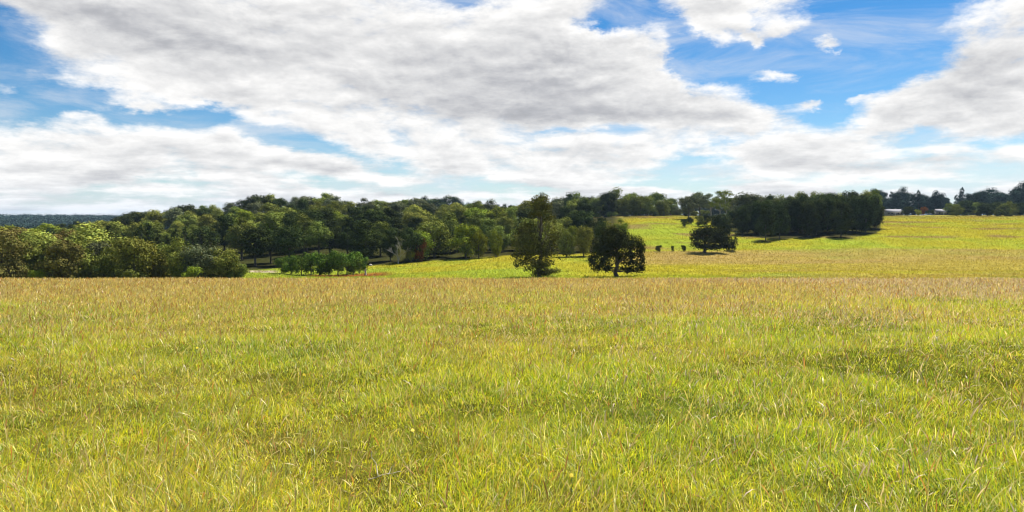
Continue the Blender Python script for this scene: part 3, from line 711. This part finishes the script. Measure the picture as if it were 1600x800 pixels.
def house(name, label, px, dep, w, d, hw, hr, nwin, rz):
    r = bpy.data.objects.new(name, None); col.objects.link(r); r.location = at(px, dep); r.rotation_euler = (0, 0, rz); tag(r, label, 'house', 'farm buildings')
    V, Fc = box(-w / 2, w / 2, -d / 2, d / 2, -0.6, hw)
    link_obj('wall', mesh_tris('wall', V, Fc, per=4), M['wall'], r)
    e = 0.5; t = 0.12
    def slab(s):
        y0, y1 = s * (d / 2 + e), 0.0
        z0, z1 = hw - 0.12, hw + hr
        V = [(x, y, z + k) for k in (0.02, t) for (y, z) in ((y0, z0), (y1, z1)) for x in (-w / 2 - e, w / 2 + e)]
        return np.array(V, float), np.array([(0, 1, 3, 2), (4, 6, 7, 5), (0, 4, 5, 1), (2, 3, 7, 6), (0, 2, 6, 4), (1, 5, 7, 3)])
    gab = [(np.array([(sx * w / 2, -d / 2, hw), (sx * w / 2, d / 2, hw), (sx * w / 2, 0.02, hw + hr), (sx * w / 2, -0.02, hw + hr)], float), np.array([(0, 1, 2, 3)])) for sx in (-1, 1)]
    V, Fc = join([slab(-1), slab(1)] + gab); rf = link_obj('roof', mesh_tris('roof', V, Fc, per=4), M['iron'], r)
    V, Fc = box(w * .22, w * .22 + .6, .3, .9, hw + hr * .5, hw + hr + .7); link_obj('chimney', mesh_tris('chimney', V, Fc, per=4), M['wall'], rf)
    for i in range(nwin):
        cx = -w / 2 + w * (i + 0.5) / nwin
        if i == nwin // 2:
            V, Fc = box(cx - .45, cx + .45, -d / 2 - .05, -d / 2 - .003, 0, 2.05); link_obj('door', mesh_tris('door', V, Fc, per=4), M['trim'], r); continue
        V, Fc = join([box(cx - .75, cx + .75, -d / 2 - .06, -d / 2 - .003, .85, .95), box(cx - .75, cx + .75, -d / 2 - .06, -d / 2 - .003, 2.05, 2.15), box(cx - .75, cx - .65, -d / 2 - .06, -d / 2 - .003, .951, 2.049), box(cx + .65, cx + .75, -d / 2 - .06, -d / 2 - .003, .951, 2.049)])
        wf = link_obj('window', mesh_tris('window', V, Fc, per=4), M['trim'], r)
        V, Fc = box(cx - .648, cx + .648, -d / 2 - .03, -d / 2 - .004, .952, 2.048); link_obj('pane', mesh_tris('pane', V, Fc, per=4), M['glass'], wf)
house('farmhouse', 'long low farmhouse with pale grey iron roof right of the plantation', 1394, 490, 12.0, 7, 2.6, 2.0, 5, R(4))
house('farm_shed', 'smaller pale roofed shed left of the green tree row', 1471, 492, 8.4, 6, 2.5, 2.0, 3, R(-6))

# ------------------------------------------------------------------ far ridge forest in the west: one mass seen two kilometres off
def far_forest():
    rs = np.random.RandomState(21); Vs, Fs, Cs, n = [], [], [], 0
    for (d0, d1, p0, p1, k, hh) in ((650, 1200, -250, 560, 900, (13, 18)), (1150, 2300, -250, 460, 3200, (16, 24)), (2300, 3400, -250, 1700, 900, (16, 24))):
        for i in range(k):
            dep = rs.uniform(d0, d1); px = rs.uniform(p0, p1); x, y, z = at(px, dep); h = rs.uniform(*hh)
            L = [(x + rs.uniform(-3, 3), y + rs.uniform(-3, 3), z + h * q, h * .38, h * .38, h * .34, 1.0) for q in (0.3, 0.5, 0.68)]
            V, Fc, C = leaf_cloud(rs, L, 70, 3.2, z + 0.5)
            Vs.append(V); Fs.append(Fc + n); Cs.append(C); n += len(V)
    o = link_obj('forest', mesh_tris('forest', np.concatenate(Vs), np.concatenate(Fs), np.concatenate(Cs), 4), M['leaf'])
    o.color = (0.030, 0.050, 0.040, 1); tag(o, 'distant bluish forest covering the low far ridges', 'forest', kind='stuff')  # crown colour carries a bluish cast of distance haze
far_forest()

# ------------------------------------------------------------------ ground sheet
def ground():
    th = np.concatenate([np.linspace(-55, 55, 560), np.linspace(57, 303, 84)]); th = np.radians(th)
    rr = np.concatenate([[0.5, 1.2], np.geomspace(2.0, 60, 110), np.geomspace(61.5, 520, 260), np.geomspace(530, 6200, 60)])
    A, Rr = np.meshgrid(th, rr, indexing='ij')
    X = Rr * np.sin(A); Y = Rr * np.cos(A); Z = H(X, Y)
    V = np.stack([X, Y, Z], -1).reshape(-1, 3); na, nr = X.shape
    V = np.vstack([V, [[0, 0, 0.0]]])
    i = np.arange(na)[:, None]; j = np.arange(nr - 1)[None, :]; i2 = (i + 1) % na
    Q = np.stack([i * nr + j, i * nr + j + 1, i2 * nr + j + 1, i2 * nr + j], -1).reshape(-1, 4)
    T = np.concatenate([Q[:, [0, 1, 2]], Q[:, [0, 2, 3]]])
    c = np.stack([np.full(na, len(V) - 1), np.arange(na) * nr, ((np.arange(na) + 1) % na) * nr], 1)
    T = np.concatenate([T, c])[:, ::-1]
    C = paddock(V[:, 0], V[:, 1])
    # tree shade put into the ground colour around each footing
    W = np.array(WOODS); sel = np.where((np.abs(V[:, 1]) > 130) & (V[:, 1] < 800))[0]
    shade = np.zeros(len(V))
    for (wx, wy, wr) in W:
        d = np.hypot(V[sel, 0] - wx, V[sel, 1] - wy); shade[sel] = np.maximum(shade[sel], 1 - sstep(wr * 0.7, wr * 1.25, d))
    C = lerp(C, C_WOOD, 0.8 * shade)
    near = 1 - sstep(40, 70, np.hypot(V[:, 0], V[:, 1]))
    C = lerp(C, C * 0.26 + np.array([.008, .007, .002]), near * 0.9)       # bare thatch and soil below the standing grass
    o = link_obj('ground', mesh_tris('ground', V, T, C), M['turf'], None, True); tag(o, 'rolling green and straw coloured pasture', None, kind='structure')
ground()

# ------------------------------------------------------------------ standing grass
def blades(name, label, x, y, length, width, lean, bend, cols_base, cols_tip, seg, seed, head=None, face=None):
    rs = np.random.RandomState(seed); n = len(x)
    z = H(x, y) - 0.02
    az = rs.uniform(0, 2 * np.pi, n) if lean is None else lean
    ld = np.stack([np.cos(az), np.sin(az), np.zeros(n)], 1)                       # direction the blade falls over
    fa = rs.uniform(0, 2 * np.pi, n) if face is None else face
    wd = np.stack([np.cos(fa), np.sin(fa), np.zeros(n)], 1)
    base = np.stack([x, y, z], 1)
    Vs = []
    ts = np.linspace(0, 1, seg + 1)
    prev = base; ang = bend[:, None] * 0.15
    pts = [base]
    for k in range(1, seg + 1):
        a = bend * (0.15 + 0.85 * ts[k] ** 1.3)
        step = (length / seg)[:, None] * (np.cos(a)[:, None] * np.array([0, 0, 1.0]) + np.sin(a)[:, None] * ld)
        prev = prev + step; pts.append(prev)
    prof = (lambda t: (1 - t ** 1.6) * 0.9 + 0.1) if head is None else head
    nv = 2 * seg + 1
    V = np.zeros((n, nv, 3), np.float32); C = np.zeros((n, nv, 3), np.float32)
    for k in range(seg):
        w = (width * 0.5 * prof(ts[k]))[:, None]
        V[:, 2 * k] = pts[k] - wd * w; V[:, 2 * k + 1] = pts[k] + wd * w
        m_ = ts[k] if head is None else float(ts[k] > 0.6)
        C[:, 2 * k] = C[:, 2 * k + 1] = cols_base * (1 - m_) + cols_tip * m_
    V[:, 2 * seg] = pts[seg]; C[:, 2 * seg] = cols_tip
    loc = []
    for k in range(seg - 1):
        a = 2 * k; loc += [(a, a + 1, a + 3), (a, a + 3, a + 2)]
    a = 2 * (seg - 1); loc.append((a, a + 1, a + 2))
    loc = np.array(loc, np.int32)
    Fc = (np.arange(n, dtype=np.int64)[:, None, None] * nv + loc[None]).reshape(-1, 3)
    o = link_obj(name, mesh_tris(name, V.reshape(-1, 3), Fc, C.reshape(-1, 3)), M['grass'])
    tag(o, label, 'grass', kind='stuff')
    return o

def scatter(rs, n, y0, y1, power, umax=0.93):
    """Random places in a wedge before the camera; power shapes how the density falls with distance."""
    t = rs.rand(n); p = 2 - power
    y = (y0 ** p + t * (y1 ** p - y0 ** p)) ** (1 / p)
    x = y * rs.uniform(-umax, umax, n)
    return x, y

def grass():
    rs = np.random.RandomState(5)
    # --- leaf blades of the near paddock
    x, y = scatter(rs, 2000000, 2.4, 62, 1.35, 0.88)
    # the paddock goes on a little to either side and towards the feet of the camera, a bit thinner
    _, y2 = scatter(rs, 600000, 2.4, 50, 1.0 + 1.05, 0.9)
    x2 = (0.88 * y2 + rs.rand(len(y2)) * 6.5) * rs.choice([-1, 1], len(y2))
    y3 = rs.uniform(-0.5, 2.4, 45000); x3 = rs.uniform(-7, 7, len(y3))
    x = np.concatenate([x, x2, x3]); y = np.concatenate([y, y2, y3]); n = len(x)
    # gather into tufts
    tx = vnoise(x * 5.1, y * 5.1, 31, 2); clump = vnoise(x * 0.8, y * 0.8, 32, 3)
    keep = rs.rand(n) < sstep(0.26, 0.50, tx * 0.6 + clump * 0.4) * 0.62 + 0.38
    x, y = x[keep], y[keep]; n = len(x); clump = clump[keep]
    P = paddock(x, y)
    L = rs.gamma(5, 0.0155, n) * (0.7 + 0.6 * sstep(.3, .75, clump)) * (1 + 0.5 * sstep(10, 30, y)); L = np.clip(L, 0.03, 0.30)
    Wd = rs.uniform(0.0020, 0.0054, n) * (1 + np.maximum(y, 0) / 7.0) ** 0.8
    tuft_dir = vnoise(x * 2.3, y * 2.3, 33, 2) * 12.6 + rs.normal(0, 1.2, n)
    bend = np.clip(rs.gamma(3, 0.40, n), 0.05, 2.0)
    pick = rs.rand(n)
    far_ = sstep(7, 26, y); g = np.where(pick < 0.40 - 0.06 * far_, 0, np.where(pick < 0.84 - 0.16 * far_, 1, np.where(pick < 0.94 - 0.06 * far_, 2, 3)))
    pal = np.array([[0.120, 0.210, 0.020], [0.430, 0.405, 0.020], [0.60, 0.52, 0.30], [0.40, 0.20, 0.055]])
    c = pal[g] * 0.72 + P * 0.32; c *= rs.uniform(0.7, 1.5, n)[:, None] * 1.30
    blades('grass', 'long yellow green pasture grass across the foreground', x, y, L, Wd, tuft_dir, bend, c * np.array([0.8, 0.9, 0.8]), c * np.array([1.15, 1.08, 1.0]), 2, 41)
    # --- seed stalks: thin, straw to pinkish brown, thickest towards the brow of the paddock
    n = 400000
    x, y = scatter(rs, n, 2.6, 62, 0.75, 0.90)
    dens = vnoise(x * 0.22, y * 0.16, 34, 4)
    keep = rs.rand(n) < (0.15 + 0.85 * sstep(6, 24, y)) * sstep(0.16, 0.58, dens) + 0.04
    x, y = x[keep], y[keep]; n = len(x)
    L = rs.uniform(0.10, 0.29, n) * (1 + 0.35 * sstep(15, 40, y)); Wd = rs.uniform(0.0013, 0.0026, n) * (1 + y / 5.0) ** 0.85
    lean = rs.normal(0.35, 1.2, n) + np.pi * (rs.rand(n) < 0.25)
    bend = np.clip(rs.gamma(3, 0.32, n), 0.04, 1.9)
    u = x / y
    pinkish = sstep(-0.1, 0.7, u + (vnoise(x * 0.1, y * 0.1, 35) - 0.5) * 1.2)
    straw = np.array([0.54, 0.42, 0.17]); rust = np.array([0.40, 0.19, 0.065]); pink = np.array([0.60, 0.46, 0.38])
    a = rs.rand(n)[:, None]
    hd = np.where(a < 0.20, rust, np.where(a < 0.20 + 0.52 * pinkish[:, None], pink, straw)) * rs.uniform(0.7, 1.25, n)[:, None]
    st = hd * 0.35 + np.array([0.30, 0.27, 0.06]) * 0.65
    headp = lambda t: 0.55 if t < 0.60 else (2.1 if t < 0.9 else 1.4)
    blades('grass_stalks', 'straw and pinkish brown seed stalks standing above the grass', x, y, L, Wd, lean, bend, st, hd, 5, 42, head=headp)
    # --- a few long pale stems lying over near the camera
    n = 1500
    x, y = scatter(rs, n, 3.4, 26, 0.9, 0.85)
    L = rs.uniform(0.2, 0.55, n); Wd = rs.uniform(0.0018, 0.003, n) * (1 + y / 8)
    c = np.array([0.66, 0.58, 0.36]) * rs.uniform(0.75, 1.15, n)[:, None]
    blades('dry_stems', 'long pale dry stems bent over through the foreground grass', x, y, L, Wd, None, np.clip(rs.gamma(4, 0.24, n), 0.2, 1.7), c, c, 7, 43)
    # --- coarse sward of the valley field and the hillside
    n = 230000
    x, y = scatter(rs, n, 100, 450, 0.9, 0.90)
    px = 800 + F * x / y
    keep = in_woods(x, y) < 0.3
    W = np.array(WOODS); g0 = {}
    for k, (wx, wy, wr) in enumerate(W): g0.setdefault((int(wx // 20), int(wy // 20)), []).append((wx, wy, wr))
    for (cx, cy), lst in g0.items():
        s = np.where((np.abs(x - cx * 20 - 10) < 24) & (np.abs(y - cy * 20 - 10) < 24))[0]
        for wx, wy, wr in lst: keep[s] &= np.hypot(x[s] - wx, y[s] - wy) > wr * 0.95
    x, y = x[keep], y[keep]; n = len(x)
    c = paddock(x, y) * rs.uniform(0.75, 1.28, n)[:, None]
    L = rs.uniform(0.22, 0.5, n) * (0.7 + 0.6 * vnoise(x * 0.1, y * 0.1, 36)); Wd = rs.uniform(0.12, 0.30, n) * (y / 220)
    blades('field_grass', 'shorter yellow green grass on the valley field and hillside', x, y, L, Wd, None, rs.uniform(0.1, 1.1, n), c * 0.95, c * 1.05, 2, 44)
grass()

# ------------------------------------------------------------------ yellow flowers in the grass
M['petal'] = flat_mat('petal', (0.85, 0.62, 0.02), 0.6, 0.0, 60); M['stemg'] = flat_mat('green_stem', (0.12, 0.18, 0.03), 0.7, 0.0, 20)
def flower(px, row, label):
    # walk out along the line of sight to where it meets the top of the grass
    u = (px - 800) / F; v = (HOR - row) / F; D = 3.0
    hh = 0.12
    while D < 45 and EYE + v * D > float(H(u * D, D)) + hh: D += 0.02
    rs = np.random.RandomState(int(px))
    r = bpy.data.objects.new('yellow_flower', None); col.objects.link(r); r.location = (u * D, D, float(H(u * D, D)))
    tag(r, label, 'flower', 'small yellow flowers in the grass')
    V, Fc = limb(rs, (0, 0, 0), (0, 0, hh + .03), .003, .002, 6, .02, 5)
    link_obj('stem', mesh_tris('stem', V, Fc, per=4), M['stemg'], r)
    Vs = []; k = 12
    for i in range(k):
        a = 6.283 * i / k; b = a + 0.22; c_ = a - 0.22; q = 0.013 * (1 + D / 14)
        Vs += [(0, 0, 0.0), (q * .6 * math.cos(c_), q * .6 * math.sin(c_), .003), (q * math.cos(a), q * math.sin(a), -.001), (q * .6 * math.cos(b), q * .6 * math.sin(b), .003)]
    Vs = np.array(Vs); hd = link_obj('flower_head', mesh_tris('flower_head', Vs, np.arange(4 * k).reshape(-1, 4), per=4), M['petal'], r)
    hd.location = (0, 0, hh + .03); hd.rotation_euler = (R(rs.uniform(35, 60)), R(rs.uniform(-20, 20)), 0)
for px, row, lab in [(78, 704, 'yellow flower near the lower left corner of the grass'), (68, 710, 'yellow flower just left of the corner one'), (118, 586, 'yellow flower alone on the left, halfway down the grass'),
                     (475, 590, 'brightest yellow flower left of centre in the grass'), (893, 751, 'leftmost of the pair of yellow flowers low at centre'), (928, 755, 'right one of the pair of yellow flowers low at centre'),
                     (645, 679, 'yellow flower near the bottom left of centre'), (774, 663, 'yellow flower near the bottom centre'), (1573, 661, 'yellow flower by the right edge of the grass'), (308, 547, 'tiny yellow flower high in the grass, left of centre'), (1232, 462, 'small flower high in the grass near the brow')]:
    flower(px, row, lab)

# fallen dry stick across a hollow in the grass
def stick():
    rs = np.random.RandomState(9)
    a = np.array(at(575, 4.35)); b = np.array(at(628, 4.45)); 
    a[2] += .06; b[2] += .08
    V, Fc = join([limb(rs, a - a, b - a, .003, .002, 8, .03, 6), limb(rs, (b - a) * .3, (b - a) * .2 + np.array([-.03, .05, .16]), .004, .002), limb(rs, (b - a) * .6, (b - a) * .8 + np.array([0, .03, .06]), .003, .0015)])
    o = link_obj('dry_stick', mesh_tris('dry_stick', V, Fc, per=4), M['dry_wood'], None, True); o.location = a
    tag(o, 'thin pale dry stick lying in the grass near the bottom edge', 'stick')
stick()

# ------------------------------------------------------------------ air between here and the far ridges
def haze():
    V, Fc = box(-6400, 6400, -6400, 6400, -75, 75)
    lo = float(HT.min()); V[:, 2] = np.where(V[:, 2] < 0, -60, 62)
    m, nt, out = new_mat('air'); p = nt.n.new('ShaderNodeVolumePrincipled')
    p.inputs['Color'].default_value = (0.50, 0.72, 1.0, 1); p.inputs['Density'].default_value = 0.00005; p.inputs['Anisotropy'].default_value = 0.2
    nt.link(p.outputs[0], out.inputs['Volume'])
    o = link_obj('haze', mesh_tris('haze', V, Fc, per=4), m); tag(o, 'thin blue air haze over the whole landscape', 'haze', kind='stuff')
    print('ground range', lo, float(HT.max()))
haze()
